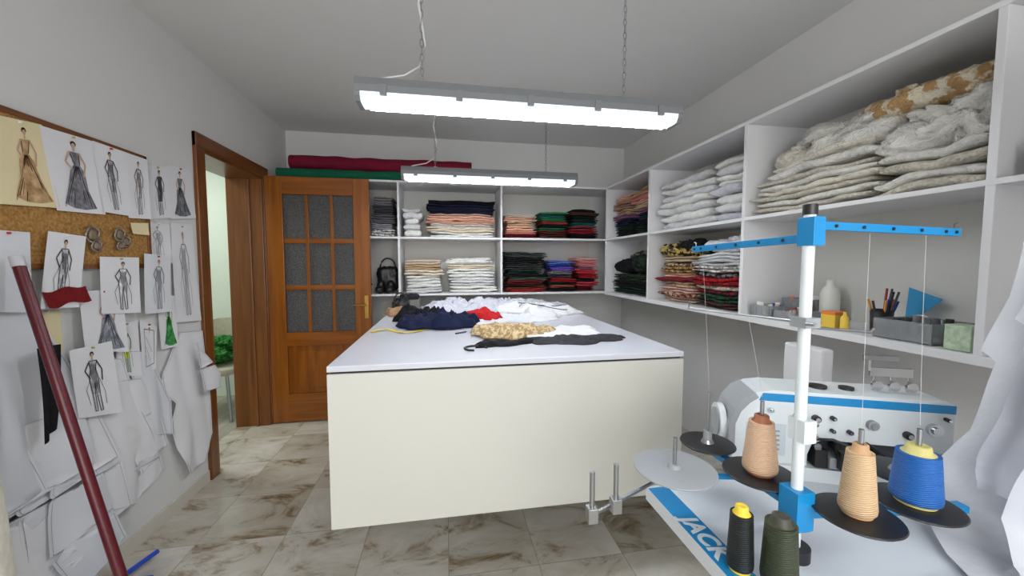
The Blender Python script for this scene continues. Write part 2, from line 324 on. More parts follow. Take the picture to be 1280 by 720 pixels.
q.slab('R',1.22,1.72,1.60,.28,zm+.165,.04,LC,530,wav=.045,n=50); q.slab('R',1.24,1.70,1.61,.27,zm+.205,.035,LC2,531,wav=.045,n=50)
q.pillow((1.75,1.36,zm+.265),(.14,.20,.065),LC,4,.5,e=.75,freq=3.4); q.pillow((1.76,1.58,zm+.25),(.13,.15,.055),LC2,14,.5,e=.8,freq=3.4,rot=.2)
q.pillow((1.78,1.44,zm+.335),(.12,.24,.045),LC,24,.5,e=.8,freq=3.4,rot=-.1)
for i in range(4): q.slab('R',.90,1.20,1.58,.30,zm+.034*i,.034,(LS,LC,LS,LC)[i],600+i,wav=.03,n=30)
q.pillow((1.72,1.05,zm+.18),(.145,.155,.055),LC,6,.5,e=.7,freq=3.4); q.pillow((1.75,1.03,zm+.25),(.13,.14,.055),LC,7,.5,e=.7,freq=3.4)
q.pillow((1.75,1.14,zm+.335),(.12,.21,.05),LG,8,.45,e=.8,freq=3.4); q.pillow((1.77,.98,zm+.31),(.10,.10,.05),LC,18,.45,e=.8,freq=3.4)
q.done()
CLR=mat('clear_plastic',(205,210,214),0.15,trans=0.7); YEL=mat('yellow_card',(226,190,70),0.5); 
def tray(name,x,y,sx,sy,h,cont):
    q=M(name); z=zb-.004
    q.box((x-sx,y-sy,z),(x+sx,y+sy,z+.003),CLR)
    for a,b in (((x-sx,y-sy),(x-sx+.003,y+sy)),((x+sx-.003,y-sy),(x+sx,y+sy)),((x-sx,y-sy),(x+sx,y-sy+.003)),((x-sx,y+sy-.003),(x+sx,y+sy))):
        q.box((a[0],a[1],z),(b[0],b[1],z+h),CLR)
    for i in range(22):
        c=rnd.choice(cont); px=x+rnd.uniform(-sx+.02,sx-.02); py=y+rnd.uniform(-sy+.02,sy-.02)
        q.cyl((px,py,z+.004),(px+rnd.uniform(-.01,.01),py+rnd.uniform(-.01,.01),z+.004+h*rnd.uniform(.5,1.2)),.011,mat('bit_%d_%d_%d'%c,c,.5),n=10)
    q.done(bevel=.001)
tray('sewing_supply_box',1.66,1.71,.08,.06,.06,[W1,GY,BE,BL]); tray('sewing_supply_box',1.66,1.575,.07,.06,.045,[GY,W1,(200,140,80),RD])
tray('sewing_supply_box',1.83,1.70,.06,.07,.09,[(220,120,90),W1,GY])
tray('sewing_supply_box',1.67,1.09,.09,.09,.07,[GY,(90,90,100),W1,(60,60,60)]); tray('sewing_supply_box',1.84,1.07,.06,.10,.05,[BRN,GY,W1])
q=M('plastic_bottle'); q.lathe((1.84,1.57,zb-.004),[(.036,0),(.04,.01),(.04,.12),(.03,.15),(.016,.165),(.016,.19),(.0155,.192)],mat('bottle_white',(226,226,218),.4)); q.done()
q=M('carton_box'); q.box((1.60,1.34,zb-.004),(1.66,1.40,zb+.05),YEL); q.box((1.60,1.34,zb+.05),(1.66,1.40,zb+.065),mat('orange_card',(220,120,50),.5)); q.done(bevel=.002)
q=M('carton_box'); q.box((1.57,.90,zb-.004),(1.63,.965,zb+.075),mat('mint_card',(206,216,190),.6,col2=(150,180,150),vscale=60,var=.3)); q.done(bevel=.002)
q=M('glue_bottle'); q.lathe((1.60,1.30,zb-.004),[(.014,0),(.015,.003),(.015,.05),(.006,.062),(.005,.075)],YEL,n=16); q.done()
q=M('pencil_cup'); q.lathe((1.70,1.24,zb-.004),[(.032,0),(.036,.09),(.033,.09),(.03,.01)],BLK)
for i in range(12):
    a=rnd.uniform(0,6.28); c=rnd.choice([RD,BL,BK,(220,150,60),(60,60,60),GN])
    q.cyl((1.70+.012*math.cos(a),1.24+.012*math.sin(a),zb+.01),(1.70+.045*math.cos(a),1.24+.045*math.sin(a),zb+.12+rnd.uniform(0,.05)),.004,mat('pen_%d_%d_%d'%c,c,.4),n=8)
q.done()
q=M('set_square'); BT=mat('blue_acrylic',(70,170,225),.15,trans=.3)
q.add([(1.87,1.28,zb+.002),(1.87,1.16,zb+.13),(1.87,1.27,zb+.17),(1.873,1.28,zb+.002),(1.873,1.16,zb+.13),(1.873,1.27,zb+.17)],[(0,1,2),(5,4,3),(0,3,4,1),(1,4,5,2),(2,5,3,0)],BT); q.done()
q=M('scissors'); 
for s in (-1,1):
    q.cyl((1.62,1.45,zb+.004),(1.62+s*.01,1.51,zb+.004),.004,STEEL,r1=.001,n=8); q.tube([(1.62+s*.016+.012*math.cos(a),1.43+.016*math.sin(a),zb+.006) for a in [i*.63 for i in range(10)]],.004,mat('red_handle',(170,40,40),.4),closed=True)
q.done()
q=M('storage_box'); q.box((1.60,.66,zm-.004),(1.72,.80,zm+.07),mat('grey_box',(150,150,140),.6,col2=(90,96,90),vscale=30,var=.3)); q.box((1.595,.655,zm+.07),(1.725,.805,zm+.085),MEL); q.done(bevel=.002)
stack('folded_fabric_stack','R',.0,.55,zm,[(W1,.05),(CR,.05),(W3,.06)])
stack('folded_fabric_stack','R',.0,.80,zb,[(W1,.05),(BE,.05),(W3,.06)])

def roll(q,x0,x1,y,z,r,m,sd):
    vs=[];n=28;k=60
    for i in range(k+1):
        u=i/k
        for j in range(n):
            a=2*math.pi*j/n; rr=r*(1+.10*noise.noise(Vector((u*9,math.cos(a)*1.5,math.sin(a)*1.5+sd)))+.03*math.sin(u*40+a*2))
            vs.append((x0+(x1-x0)*u,y+rr*math.cos(a),z+rr*math.sin(a)*.85))
    q.add(vs,[(i*n+j,i*n+(j+1)%n,(i+1)*n+(j+1)%n,(i+1)*n+j) for i in range(k) for j in range(n)],m,True); q.add(vs,[tuple(range(n)),tuple(range((k+1)*n-1,k*n-1,-1))],m)
q=M('fabric_roll'); roll(q,-1.42,.23,3.67,STP+.046,.050,cloth((18,104,76)),1); q.done()
q=M('fabric_roll'); roll(q,-1.33,.25,3.73,STP+.152,.078,cloth((120,18,48)),2); roll(q,-1.33,.1,3.81,STP+.065,.07,cloth((110,20,46)),3); q.done()

# ------------------------------------------------------------------ cutting table
q=M('cutting_table'); X0,X1,Y0,Y1=-.445,1.03,1.515,3.57
q.box((X0,Y0,.942),(X1,Y1,.965),TOP); q.box((X0+.01,Y0+.012,.932),(X1-.01,Y1-.01,.943),DARK)
q.box((X0+.0,Y0,.325),(X1+.0,Y0+.018,.934),PANEL)
for y in (2.2,3.5):
    for x in (X0+.1,X1-.15): q.box((x,y,0),(x+.05,y+.05,.94),STEEL)
q.box((X0+.02,Y1-.03,.3),(X1-.02,Y1-.012,.94),PANEL)
q.box((X0+.1,2.2,.86),(X1-.1,2.24,.935),STEEL); q.box((X0+.1,3.5,.86),(X1-.1,3.54,.935),STEEL)
q.box((X0+.1,2.25,.14),(X1-.1,3.5,.16),MEL)
q.done(bevel=.003)
def drape(name,cx,cy,z,rx,ry,h,m,seed,rot=0.,n=96,rings=32,edge=.25,angular=.0):
    q=M(name); R=Matrix.Rotation(rot,3,'Z'); vs=[Vector((cx,cy,z+h*.8))]
    for j in range(1,rings+1):
        r=j/rings
        for i in range(n):
            a=2*math.pi*i/n
            k=1+edge*noise.noise(Vector((math.cos(a)*1.6,math.sin(a)*1.6,seed*5.3)))*2+edge*.4*noise.noise(Vector((math.cos(a)*5,math.sin(a)*5,seed*2.3)))
            sqr=1/max(abs(math.cos(a)),abs(math.sin(a))); k*=1+angular*(sqr-1)
            p=Vector((rx*k*r*math.cos(a),ry*k*r*math.sin(a),0))
            nz=noise.noise(Vector((p.x*9,p.y*9,seed)))*.5+.5; rd=1-2*abs(noise.noise(Vector((p.x*13+5,p.y*13,seed*2)))); r3=1-2*abs(noise.noise(Vector((p.x*30,p.y*30,seed*3))))
            hh=h*(.15+.5*nz+.6*rd*nz*1.5+.15*r3)*(1-r**9)
            p.z=max(hh,.002 if j<rings else 0)
            p=R@p; vs.append(Vector((cx,cy,z))+p)
    fs=[(0,1+i,1+(i+1)%n) for i in range(n)]
    fs+=[(1+j*n+i,1+(j+1)*n+i,1+(j+1)*n+(i+1)%n,1+j*n+(i+1)%n) for j in range(rings-1) for i in range(n)]
    fs.append(tuple(1+(rings-1)*n+i for i in range(n-1,-1,-1)))
    q.add(vs,fs,m,True); return q
T=.966
WG=cloth((206,207,218))
drape('paper_pattern_pile',.14,3.12,T,.34,.30,.085,WG,2,.2,angular=.6,edge=.35).done()
q=drape('paper_pattern_pile',.70,3.02,T,.25,.32,.06,PAPER,5,.4,angular=.6,edge=.35)
q.tube([(.55+.3*t,2.85+.25*math.sin(5*t),T+.06) for t in [i/14 for i in range(15)]],.003,BLK,n=4); q.tube([(.55+.35*t,3.0+.15*math.cos(4*t),T+.06) for t in [i/14 for i in range(15)]],.003,BLK,n=4); q.done()
drape('white_garment',.45,3.35,T,.3,.15,.08,WG,35,.1,angular=.4,edge=.35).done()
drape('white_garment',.82,3.28,T,.16,.2,.06,cloth((190,192,200)),41,.6,angular=.4,edge=.35).done()
drape('paper_pattern_pile',.34,2.58,T,.24,.22,.025,PAPER2,15,.4,angular=.6).done()
drape('paper_pattern_pile',.62,2.62,T,.16,.14,.02,PAPER,17,.9,angular=.8).done()
drape('navy_garment',-.04,2.40,T+.004,.23,.17,.085,cloth((24,30,62)),3,-.2,edge=.35).done()
drape('black_garment',-.20,2.68,T+.002,.17,.16,.09,cloth((22,22,26)),9,.5,edge=.35).done()
drape('red_cloth',.24,2.62,T+.018,.12,.12,.05,cloth((190,26,32)),4,.3,angular=.5).done()
q=drape('gold_lace_garment',.34,2.0,T+.012,.20,.15,.055,cloth((202,180,142),(158,132,96),sc=55),6,-.1,edge=.35); q.done()
drape('dark_cloth',.66,1.85,T,.22,.10,.025,cloth((56,56,60)),8,-.02,angular=.6).done()
drape('paper_pattern_pile',.62,1.99,T+.010,.22,.14,.025,PAPER,11,-.2,angular=.6).done()
q=drape('black_strap_garment',.26,1.79,T,.14,.045,.025,cloth((22,22,24)),12,.25)
q.tube([(.13+.05*math.cos(a),1.72+.05*math.sin(a),T+.004) for a in [i*.5 for i in range(10)]],.005,BLK); q.done()
drape('beige_cloth',-.36,3.02,T,.08,.14,.06,cloth((176,140,110)),22,.3).done()
q=M('thread_box'); q.box((-.40,3.32,T),(-.22,3.45,T+.08),mat('grey_box2',(120,116,112),.6)); q.pillow((-.31,3.38,T+.10),(.08,.05,.03),cloth((40,40,44)),2,.3); q.done(bevel=.004)
q=M('black_handbag'); q.pillow((-.36,3.22,T+.05),(.07,.06,.05),BLK,12,.3,e=.8); q.tube([(-.36+.05*math.cos(a),3.2,T+.09+.06*math.sin(a)) for a in [i*math.pi/10 for i in range(11)]],.006,BLK); q.done()
q=M('tape_measure')
TY=mat('tape_yellow',(240,205,30),.5)
pts=[(-.41+.30*t,2.22+.07*math.sin(t*7)+.02*t,T+.006+.004*math.sin(t*11)) for t in [i/40 for i in range(41)]]
for w_ in range(40):
    a=Vector(pts[w_]);b=Vector(pts[w_+1]); d=(b-a).normalized(); nrm=Vector((-d.y,d.x,0))*.012
    q.add([a-nrm,b-nrm,b+nrm,a+nrm],[(0,1,2,3)],TY)
q.done(solid=.001)
q=M('pen'); q.cyl((.05,2.10,T+.004),(.11,2.15,T+.004),.004,BLK,n=8); q.cyl((.45,2.32,T+.004),(.36,2.36,T+.004),.004,mat('pen_blue',(40,60,160),.4),n=8); q.done()

# ------------------------------------------------------------------ hanging fluorescent fixtures
HOUS=mat('fixture_grey',(122,125,128),0.5); TUBE=mat('lamp_tube',(246,251,255),0.4,emit=50.0); DIFF=mat('lamp_diffuser',(210,220,230),0.3,emit=.9)
def fixture(y,z,x0,x1,yaw=0.0,cable=False):
    q=M('hanging_fluorescent_lamp'); cxm=(x0+x1)/2
    mx=Matrix.Translation((cxm,y,z))@Matrix.Rotation(yaw,4,'Z')@Matrix.Rotation(math.pi/2,4,'Z')
    Lh=(x1-x0)/2
    top=[(-.060,-.005),(-.060,.018),(-.045,.05),(.045,.05),(.060,.018),(.060,-.005)]
    q.prism(top,-Lh,Lh,HOUS,mx)
    low=[(-.055,-.005),(-.053,-.02),(-.040,-.034),(.040,-.034),(.053,-.02),(.055,-.005)]
    q.prism(low,-Lh+.012,Lh-.012,DIFF,mx)
    for s in (-1,1): q.prism([(s*.022-.014,-.030),(s*.022-.011,-.040),(s*.022+.011,-.040),(s*.022+.014,-.030)],-Lh+.04,Lh-.04,TUBE,mx)
    for s in (-1,1):
        q.prism([(a*1.06,b*1.1) for a,b in low],s*Lh-s*.0,s*(Lh-.018),HOUS,mx)
    for k in range(5):
        yy=-Lh+.1+k*(2*Lh-.2)/4
        for s in (-1,1): q.box((s*.056,yy-.012,-.018),(s*.066,yy+.012,.02),HOUS,mx)
    for cxp in (-Lh+.235,Lh-.235):
        base=mx@Vector((0,-cxp,.05)); zc=base.z; i=0
        q.box((base.x-.012,base.y-.012,zc),(base.x+.012,base.y+.012,zc+.012),STEEL)
        zc+=.012
        while zc<CZ-.01:
            pts=[]
            for a in range(10):
                t=2*math.pi*a/10; h=.017*math.sin(t); wd=.0065*math.cos(t)
                pts.append((base.x+(wd if i%2 else 0),base.y+(0 if i%2 else wd),zc+.014+h))
            q.tube(pts,.0018,STEEL,n=5,closed=True); zc+=.0265; i+=1
        q.cyl((base.x,base.y,CZ-.012),(base.x,base.y,CZ),.014,STEEL,n=12)
    if cable:
        q.tube([(x0+.03,y,z+.04),(x0+.08,y,z+.065),(x0+.17,y,z+.085),(x0+.225,y,z+.12),(x0+.25,y,z+.2),(x0+.225,y,z+.35),(x0+.25,y,z+.5),(x0+.24,y,CZ)],.004,MEL,n=8)
    q.done()
fixture(1.545,1.975,-.315,.975,0.0,True)
fixture(2.87,1.985,-.30,.99,0.0,True)
fixture(-.55,1.975,-.315,.975,0.0,True)

# ------------------------------------------------------------------ cork board and sketches
BF=-1.445
CORK=mat('cork',(186,140,76),0.9,col2=(136,96,48),vscale=90,bump=.5,bscale=120)
q=M('cork_notice_board'); by0,by1,bz0,bz1=.95,2.20,1.33,1.875
q.box((LX+.001,by0,bz0),(BF-.002,by1,bz1),CORK)
for a,b in (((by0-.0,bz1-.02),(by1,bz1)),((by0,bz0),(by1,bz0+.02)),((by0,bz0),(by0+.02,bz1)),((by1-.02,bz0),(by1,bz1))): q.box((LX+.001,a[0],a[1]),(BF+.004,b[0],b[1]),FRAMEY)
q.done(bevel=.002)
_off=[0]
def sheet_fn(quad,base,seed,curl=.012):
    tl,tr,br,bl=quad
    def P(u,v,e=0.0):
        y=(tl[0]*(1-u)+tr[0]*u)*(1-v)+(bl[0]*(1-u)+br[0]*u)*v
        z=(tl[1]*(1-u)+tr[1]*u)*(1-v)+(bl[1]*(1-u)+br[1]*u)*v
        x=base+e+curl*(v**2)*(0.5+.5*noise.noise(Vector((u*1.5,seed*3.1,0)))) + curl*.6*abs(u-.5)*v
        return (x,y,z)
    return P
def sketch(quad,kind='slim',pap=PAPER,ink=(70,66,68),fill=None,base=None,name='fashion_sketch',seed=None,skin=False):
    _off[0]+=1; s=_off[0]*1.7 if seed is None else seed
    b=(base if base is not None else BF+.006)+.0006*(_off[0]%6)
    P=sheet_fn(quad,b,s); q=M(name)
    q.grid(lambda u,v:P(u,v),8,10,pap)
    I=mat('ink_%d_%d_%d'%ink,ink,.9,spec=.1); Fm=mat('wash_%d_%d_%d'%fill,fill,.9,col2=tuple(min(255,int(c*1.0+60)) for c in fill),vscale=38,spec=.1) if fill else None
    SK=mat('skin_wash',(196,160,136),.9,spec=.1)
    def line(pts,w=.012,m=None):
        for a,c in zip(pts[:-1],pts[1:]):
            du,dv=c[0]-a[0],c[1]-a[1]; l=max(1e-6,math.hypot(du,dv*1.7)); nu,nv=-dv*1.7/l*w,du/l*w/1.7
            q.add([P(a[0]-nu,a[1]-nv,.0022),P(c[0]-nu,c[1]-nv,.0022),P(c[0]+nu,c[1]+nv,.0022),P(a[0]+nu,a[1]+nv,.0022)],[(0,1,2,3)],m or I)
    def poly(pts,m,e=.0018):
        q.add([P(a,c,e) for a,c in pts],[tuple(range(len(pts)))],m)
    cx=.5+.06*math.sin(s); hp=.03*math.sin(s*2.3)
    if kind!='none':
        poly([(cx+.05*math.cos(t),.115+.035*math.sin(t)) for t in [i*.6 for i in range(10)]],I,.0020)
        poly([(cx+.034*math.cos(t),.135+.03*math.sin(t)) for t in [i*.6 for i in range(10)]],SK,.0023)
        line([(cx,.16),(cx,.21)],.014,SK)
    if kind=='gown':
        poly([(cx-.08,.22),(cx+.08,.22),(cx+.05+hp,.38),(cx+.13+hp,.46),(cx+.2,.70),(cx+.34,.93),(cx+.10,.96),(cx-.12,.95),(cx-.30,.90),(cx-.18,.68),(cx-.13+hp,.46),(cx-.05+hp,.38)],Fm or I)
        line([(cx-.08,.22),(cx-.17,.36),(cx-.07,.44)],.016,SK); line([(cx+.08,.22),(cx+.18,.36),(cx+.14,.52)],.016,SK)
        for k in range(11):
            t=(k-5)/5; line([(cx+.03*t+hp,.40),(cx+.15*t+.02*math.sin(k*3),.65),(cx+.30*t,.9+.04*math.cos(k*2))],.008 if k%2 else .004)
        line([(cx-.08,.22),(cx-.05+hp,.38)],.007); line([(cx+.08,.22),(cx+.05+hp,.38)],.007)
    elif kind=='slim':
        o=[(cx-.09,.21),(cx+.09,.21),(cx+.06+hp,.33),(cx+.10+hp,.45),(cx+.08,.68),(cx+.10,.92),(cx+.05,.93),(cx+.01,.68),(cx+hp,.52),(cx-.03,.70),(cx-.02,.93),(cx-.07,.93),(cx-.09,.68),(cx-.11+hp,.45),(cx-.06+hp,.33)]
        if Fm: poly(o[:5]+[(cx-.08,.68)]+o[13:],Fm)
        line(o+[o[0]],.009); line([(cx-.09,.22),(cx-.2,.34),(cx-.10,.46)],.013); line([(cx+.09,.22),(cx+.19,.35),(cx+.17,.5)],.013)
        for k in range(8): line([(cx-.07+.018*k,.25+.02*(k%2)),(cx-.06+.018*k+hp,.45+.03*k)],.005)
        line([(cx-.11,.46),(cx-.22,.62),(cx-.16,.84)],.005); line([(cx+.10,.46),(cx+.2,.66),(cx+.2,.84)],.005)
    elif kind=='rect':
        line([(.2,.15),(.8,.12),(.85,.85),(.25,.9),(.2,.15)],.012); line([(.3,.3),(.7,.6)],.008); line([(.3,.5),(.6,.8)],.008)
    q.cyl(P(.5,.03,.0),P(.5,.03,.008),.004,mat('pin_%d'%(_off[0]%3),[(190,40,40),(220,220,220),(180,170,90)][_off[0]%3],.3),n=8)
    return q.done()
YP=mat('paper_yellow',(226,212,170),.9,var=.06,vscale=5)
B_=BF+.004
sketch([(1.545,1.835),(1.70,1.855),(1.735,1.56),(1.53,1.545)],'gown',YP,(60,40,30),(150,116,76),B_)
sketch([(1.69,1.85),(1.94,1.86),(1.93,1.56),(1.72,1.55)],'gown',PAPER,(50,48,52),(90,88,94),B_)
sketch([(1.90,1.86),(2.07,1.86),(2.07,1.57),(1.92,1.57)],'slim',PAPER,(70,66,68),(150,146,150),B_+.002)
sketch([(2.07,1.86),(2.20,1.86),(2.19,1.57),(2.05,1.56)],'slim',PAPER,(80,76,78),(170,164,164),B_)
WB=LX+.006
sketch([(2.22,1.84),(2.38,1.87),(2.37,1.60),(2.21,1.57)],'slim',PAPER,(50,48,50),(70,68,72),WB)
sketch([(2.38,1.88),(2.58,1.90),(2.58,1.62),(2.37,1.59)],'gown',PAPER,(40,40,44),(86,88,94),WB)
sketch([(1.68,1.47),(1.83,1.46),(1.77,1.18),(1.62,1.19)],'slim',PAPER,(60,58,62),(150,150,156),B_+.012)
q=M('fabric_swatch'); P=sheet_fn([(1.63,1.25),(1.80,1.265),(1.81,1.205),(1.64,1.19)],BF+.026,3); q.grid(lambda u,v:P(u,v+.1*math.sin(u*9)),10,4,cloth((120,22,24))); q.done()
sketch([(1.89,1.38),(2.10,1.38),(2.08,1.12),(1.87,1.14)],'slim',PAPER,(80,78,80),(190,190,192),B_+.008)
sketch([(2.13,1.40),(2.31,1.39),(2.28,1.10),(2.10,1.11)],'slim',PAPER2,(120,118,120),None,B_+.01)
sketch([(2.20,1.56),(2.37,1.56),(2.36,1.35),(2.19,1.38)],'slim',PAPER,(150,148,150),None,WB)
sketch([(2.37,1.57),(2.55,1.58),(2.58,1.01),(2.36,1.03)],'slim',PAPER,(150,148,150),None,WB+.002)
sketch([(1.79,1.24),(2.00,1.24),(2.00,.95),(1.79,1.00)],'gown',PAPER,(50,50,56),(104,108,116),B_+.006)
sketch([(1.63,1.18),(1.74,1.17),(1.73,1.01),(1.62,1.04)],'none',YP,base=WB+.004)
sketch([(1.97,1.08),(2.11,1.08),(2.10,.81),(1.97,.85)],'slim',PAPER,(50,100,40),(196,196,50),WB+.004)
sketch([(2.12,1.08),(2.23,1.03),(2.19,.82),(2.11,.82)],'rect',PAPER,(90,90,90),None,WB+.004)
sketch([(2.24,1.18),(2.37,1.18),(2.36,.90),(2.23,.91)],'gown',PAPER,(30,60,30),(40,120,54),WB+.006)
sketch([(1.71,1.02),(1.90,1.02),(1.92,.70),(1.72,.75)],'slim',PAPER,(50,50,54),(140,140,146),WB+.045)
sketch([(1.48,1.46),(1.62,1.46),(1.60,1.18),(1.46,1.2)],'none',PAPER2,base=B_+.01)
sketch([(1.52,1.20),(1.64,1.19),(1.63,.99),(1.51,.97)],'none',PAPER,base=WB+.002)
q=M('paper_note'); P=sheet_fn([(2.07,1.54),(2.18,1.55),(2.17,1.49),(2.07,1.49)],BF+.008,2); q.grid(lambda u,v:P(u,v),4,3,YP); q.done()
q=M('earring_sample')
for yy,zz,r in ((1.865,1.47,.030),(1.88,1.425,.022),(2.00,1.48,.026),(2.03,1.45,.022),(2.0,1.43,.016)):
    pts=[(BF+.012+.004*math.sin(3*t),yy+r*math.cos(t),zz+r*1.1*math.sin(t)) for t in [i*.524 for i in range(12)]]
    q.tube(pts,.005,mat('old_silver',(150,140,126),.35,metal=.7),n=6,closed=True); q.pillow((BF+.012,yy,zz),(.008,r*.6,r*.7),mat('stone',(120,104,88),.3),2,.3,nu=16,nv=8)
q.done()
def pattern(poly,base,seed,m=PAPER2,name='garment_pattern_sheet',outline=True,depth=.03):
    ys=[p[0] for p in poly]; zs=[p[1] for p in poly]; q=M(name)
    z0,z1=min(zs),max(zs); nv=36; nu=18; rows=[]
    for j in range(nv+1):
        z=z1-(z1-z0)*(j/nv); z=min(max(z,z0+1e-4),z1-1e-4); xs=[]
        for i in range(len(poly)):
            a=poly[i];b=poly[(i+1)%len(poly)]
            if (a[1]-z)*(b[1]-z)<0: xs.append(a[0]+(b[0]-a[0])*(z-a[1])/(b[1]-a[1]))
        if len(xs)<2: xs=[poly[0][0]]*2
        rows.append((min(xs),max(xs),z,j/nv))
    def f(u,v):
        y0,y1,z,t=rows[min(nv,int(round(v*nv)))]; y=y0+(y1-y0)*u
        k=noise.noise(Vector((y*9,z*2.5,seed)))*.5+.5
        return (base+depth*(t**1.1)*k*1.6+.006*abs(math.sin(y*22+seed+z*3)),y,z)
    q.grid(f,nu,nv,m)
    if outline:
        L_=[f(0,j/nv) for j in range(nv+1)]; R_=[f(1,j/nv) for j in range(nv+1)]
        for pl in (L_,R_): q.tube([(p[0]+.001,p[1]+(.012 if pl is L_ else -.012),p[2]) for p in pl],.0009,mat('pencil',(165,167,172),.9),n=4)
    q.done()
pattern([(1.25,1.32),(1.62,1.22),(1.74,.95),(1.78,.52),(1.5,.42),(1.28,.45)],LX+.012,1,depth=.05)
pattern([(1.70,.98),(2.0,.93),(2.06,.70),(2.19,.30),(1.98,.24),(1.83,.30),(1.76,.6)],LX+.010,2,m=PAPER,depth=.05)
pattern([(1.50,.80),(1.82,.78),(1.90,.5),(1.95,.25),(1.60,.20),(1.48,.3)],LX+.03,3,m=PAPER,depth=.05)
pattern([(1.90,.84),(2.1,.80),(2.2,.55),(2.22,.40),(2.02,.36),(1.95,.6)],LX+.018,4,m=PAPER)
pattern([(1.2,.9),(1.5,.86),(1.62,.5),(1.6,.12),(1.25,.1)],LX+.03,6,m=PAPER,depth=.05)
pattern([(1.6,.55),(1.80,.5),(1.88,.16),(1.62,.1),(1.55,.3)],LX+.055,8,m=PAPER2,depth=.05)
pattern([(2.02,.95),(2.16,.92),(2.28,.62),(2.26,.45),(2.12,.5)],LX+.008,9,m=PAPER2,depth=.03)
pattern([(2.40,.97),(2.59,.95),(2.60,.75),(2.61,.60),(2.61,.30),(2.52,.17),(2.37,.17),(2.30,.35),(2.27,.49),(2.32,.60),(2.24,.66),(2.23,.76),(2.31,.88)],LX+.010,5,m=PAPER,depth=.03)
pattern([(2.46,.90),(2.60,.74),(2.66,.66),(2.64,.58),(2.48,.6)],LX+.05,15,m=PAPER,depth=.02)
q=M('hanging_black_cloth'); 
q.grid(lambda u,v:(LX+.085+.008*math.sin(u*8),1.56+.02*math.sin(v*3)*(.3)+.075*u*(1-.5*v),1.06-.34*v+.04*u*v),8,14,cloth(BK)); q.done()

# broom leaning on the wall
q=M('broom'); RDH=mat('dark_red_handle',(88,18,30),.35)
a=Vector((-1.375,1.515,1.34)); b=Vector((-.985,1.37,.09)); d=(a-b).normalized()
q.cyl(b,a,.0155,RDH); q.cyl(a,a+d*.035,.017,mat('cap_grey',(190,190,196),.4)); q.cyl(b-d*.03,b+d*.06,.02,BLK)
q.box((-1.0-.13,1.37-.025,.06),(-1.0+.13,1.37+.025,.095),mat('broom_blue',(30,80,190),.4))
for i in range(26): 
    xx=-1.12+.24*i/25
    for yy in (1.355,1.372,1.388): q.cyl((xx,yy,.062),(xx+rnd.uniform(-.012,.012),yy+rnd.uniform(-.012,.012),.001),.0025,BLUE,n=5)
q.done()
q=M('dustpan'); bb=mat('dustpan_blue',(24,70,190),.35)
q.box((-1.45,1.58,.002),(-1.22,1.76,.008),bb); q.box((-1.45,1.76,.002),(-1.22,1.765,.05),bb); q.box((-1.45,1.60,.002),(-1.445,1.76,.04),bb); q.box((-1.225,1.60,.002),(-1.22,1.76,.04),bb)
q.cyl((-1.36,1.76,.04),(-1.32,1.94,.03),.010,bb); q.done(bevel=.002)
q=M('dress_form'); DF=cloth((228,222,208)); c=(-1.285,1.115,0)
q.lathe(c,[(.155,.30),(.16,.36),(.157,.5),(.152,.62),(.147,.74),(.135,.84),(.105,.95),(.095,1.0),(.11,1.10),(.12,1.18),(.115,1.25),(.09,1.31),(.05,1.34),(.045,1.40),(.04,1.405)],DF,n=64)
q.cyl((c[0],c[1],.04),(c[0],c[1],.7),.014,STEEL)
for k in range(4):
    t=k*math.pi/2+.6; q.cyl((c[0],c[1],.06),(c[0]+.15*math.cos(t),c[1]+.15*math.sin(t),.012),.011,STEEL,n=10)
q.done()

# ------------------------------------------------------------------ sewing table + machine
par=bpy.data.objects.new('sewing_machine_table',None); bpy.context.collection.objects.link(par)
q=M('table_top',par); q.box((.527,-.28,.715),(1.50,.925,.75),mat('sewing_table_top',(214,219,226),.3))
q.box((.5275,-.27,.7495),(.583,.915,.7512),BLUE)
q.done(bevel=.004)
q=M('table_frame',par)
for y in (-.15,.80): q.box((.62,y,.0),(1.42,y+.06,.03),STEEL); q.box((.98,y,.03),(1.05,y+.06,.715),STEEL); q.box((.65,y,.68),(1.4,y+.06,.713),STEEL)
q.box((1.0,-.15,.25),(1.03,.86,.29),STEEL)
q.done(bevel=.003)
fc=bpy.data.curves.new('letters','FONT'); fc.body='JACK'; fc.size=.055; fc.extrude=.0005; fc.offset=.0018; fc.shear=.15; fc.space_character=1.05
fo=bpy.data.objects.new('tmp',fc); bpy.context.collection.objects.link(fo); bpy.context.view_layer.update()
me=bpy.data.meshes.new_from_object(fo); bpy.data.objects.remove(fo)
lo=bpy.data.objects.new('lettering',me); bpy.context.collection.objects.link(lo); me.materials.clear(); me.materials.append(WPL); lo.parent=par
lo.rotation_euler=(0,0,-math.pi/2); lo.location=(.537,.79,.752)

q=M('sewing_machine'); 
p0=Vector((.845,.945,.75)); p1=Vector((1.285,.755,.75)); ux=(p1-p0).normalized(); uy=Vector((-ux.y,ux.x,0)); Ln=(p1-p0).length
mx=Matrix(((ux.x,uy.x,0,p0.x),(ux.y,uy.y,0,p0.y),(0,0,1,p0.z),(0,0,0,1)))
prof=[(-.03,.03),(-.045,.08),(-.045,.14),(-.03,.185),(-.005,.218),(.03,.238),(.07,.245),(Ln-.02,.245),(Ln,.235),(Ln,.075),(Ln-.015,.06),(Ln-.085,.06),(Ln-.095,.095),(Ln-.12,.115),(.19,.115),(.165,.10),(.155,.07),(.155,.03)]
q.prism(prof,.0,.13,WPL,mx)
q.prism([(-.01,0),(Ln+.03,0),(Ln+.03,.038),(-.01,.038)],-.015,.16,WPL,mx)
q.prism([(.03,.214),(Ln+.001,.214),(Ln+.001,.236),(.04,.236)],-.0015,.132,BLUE,mx)
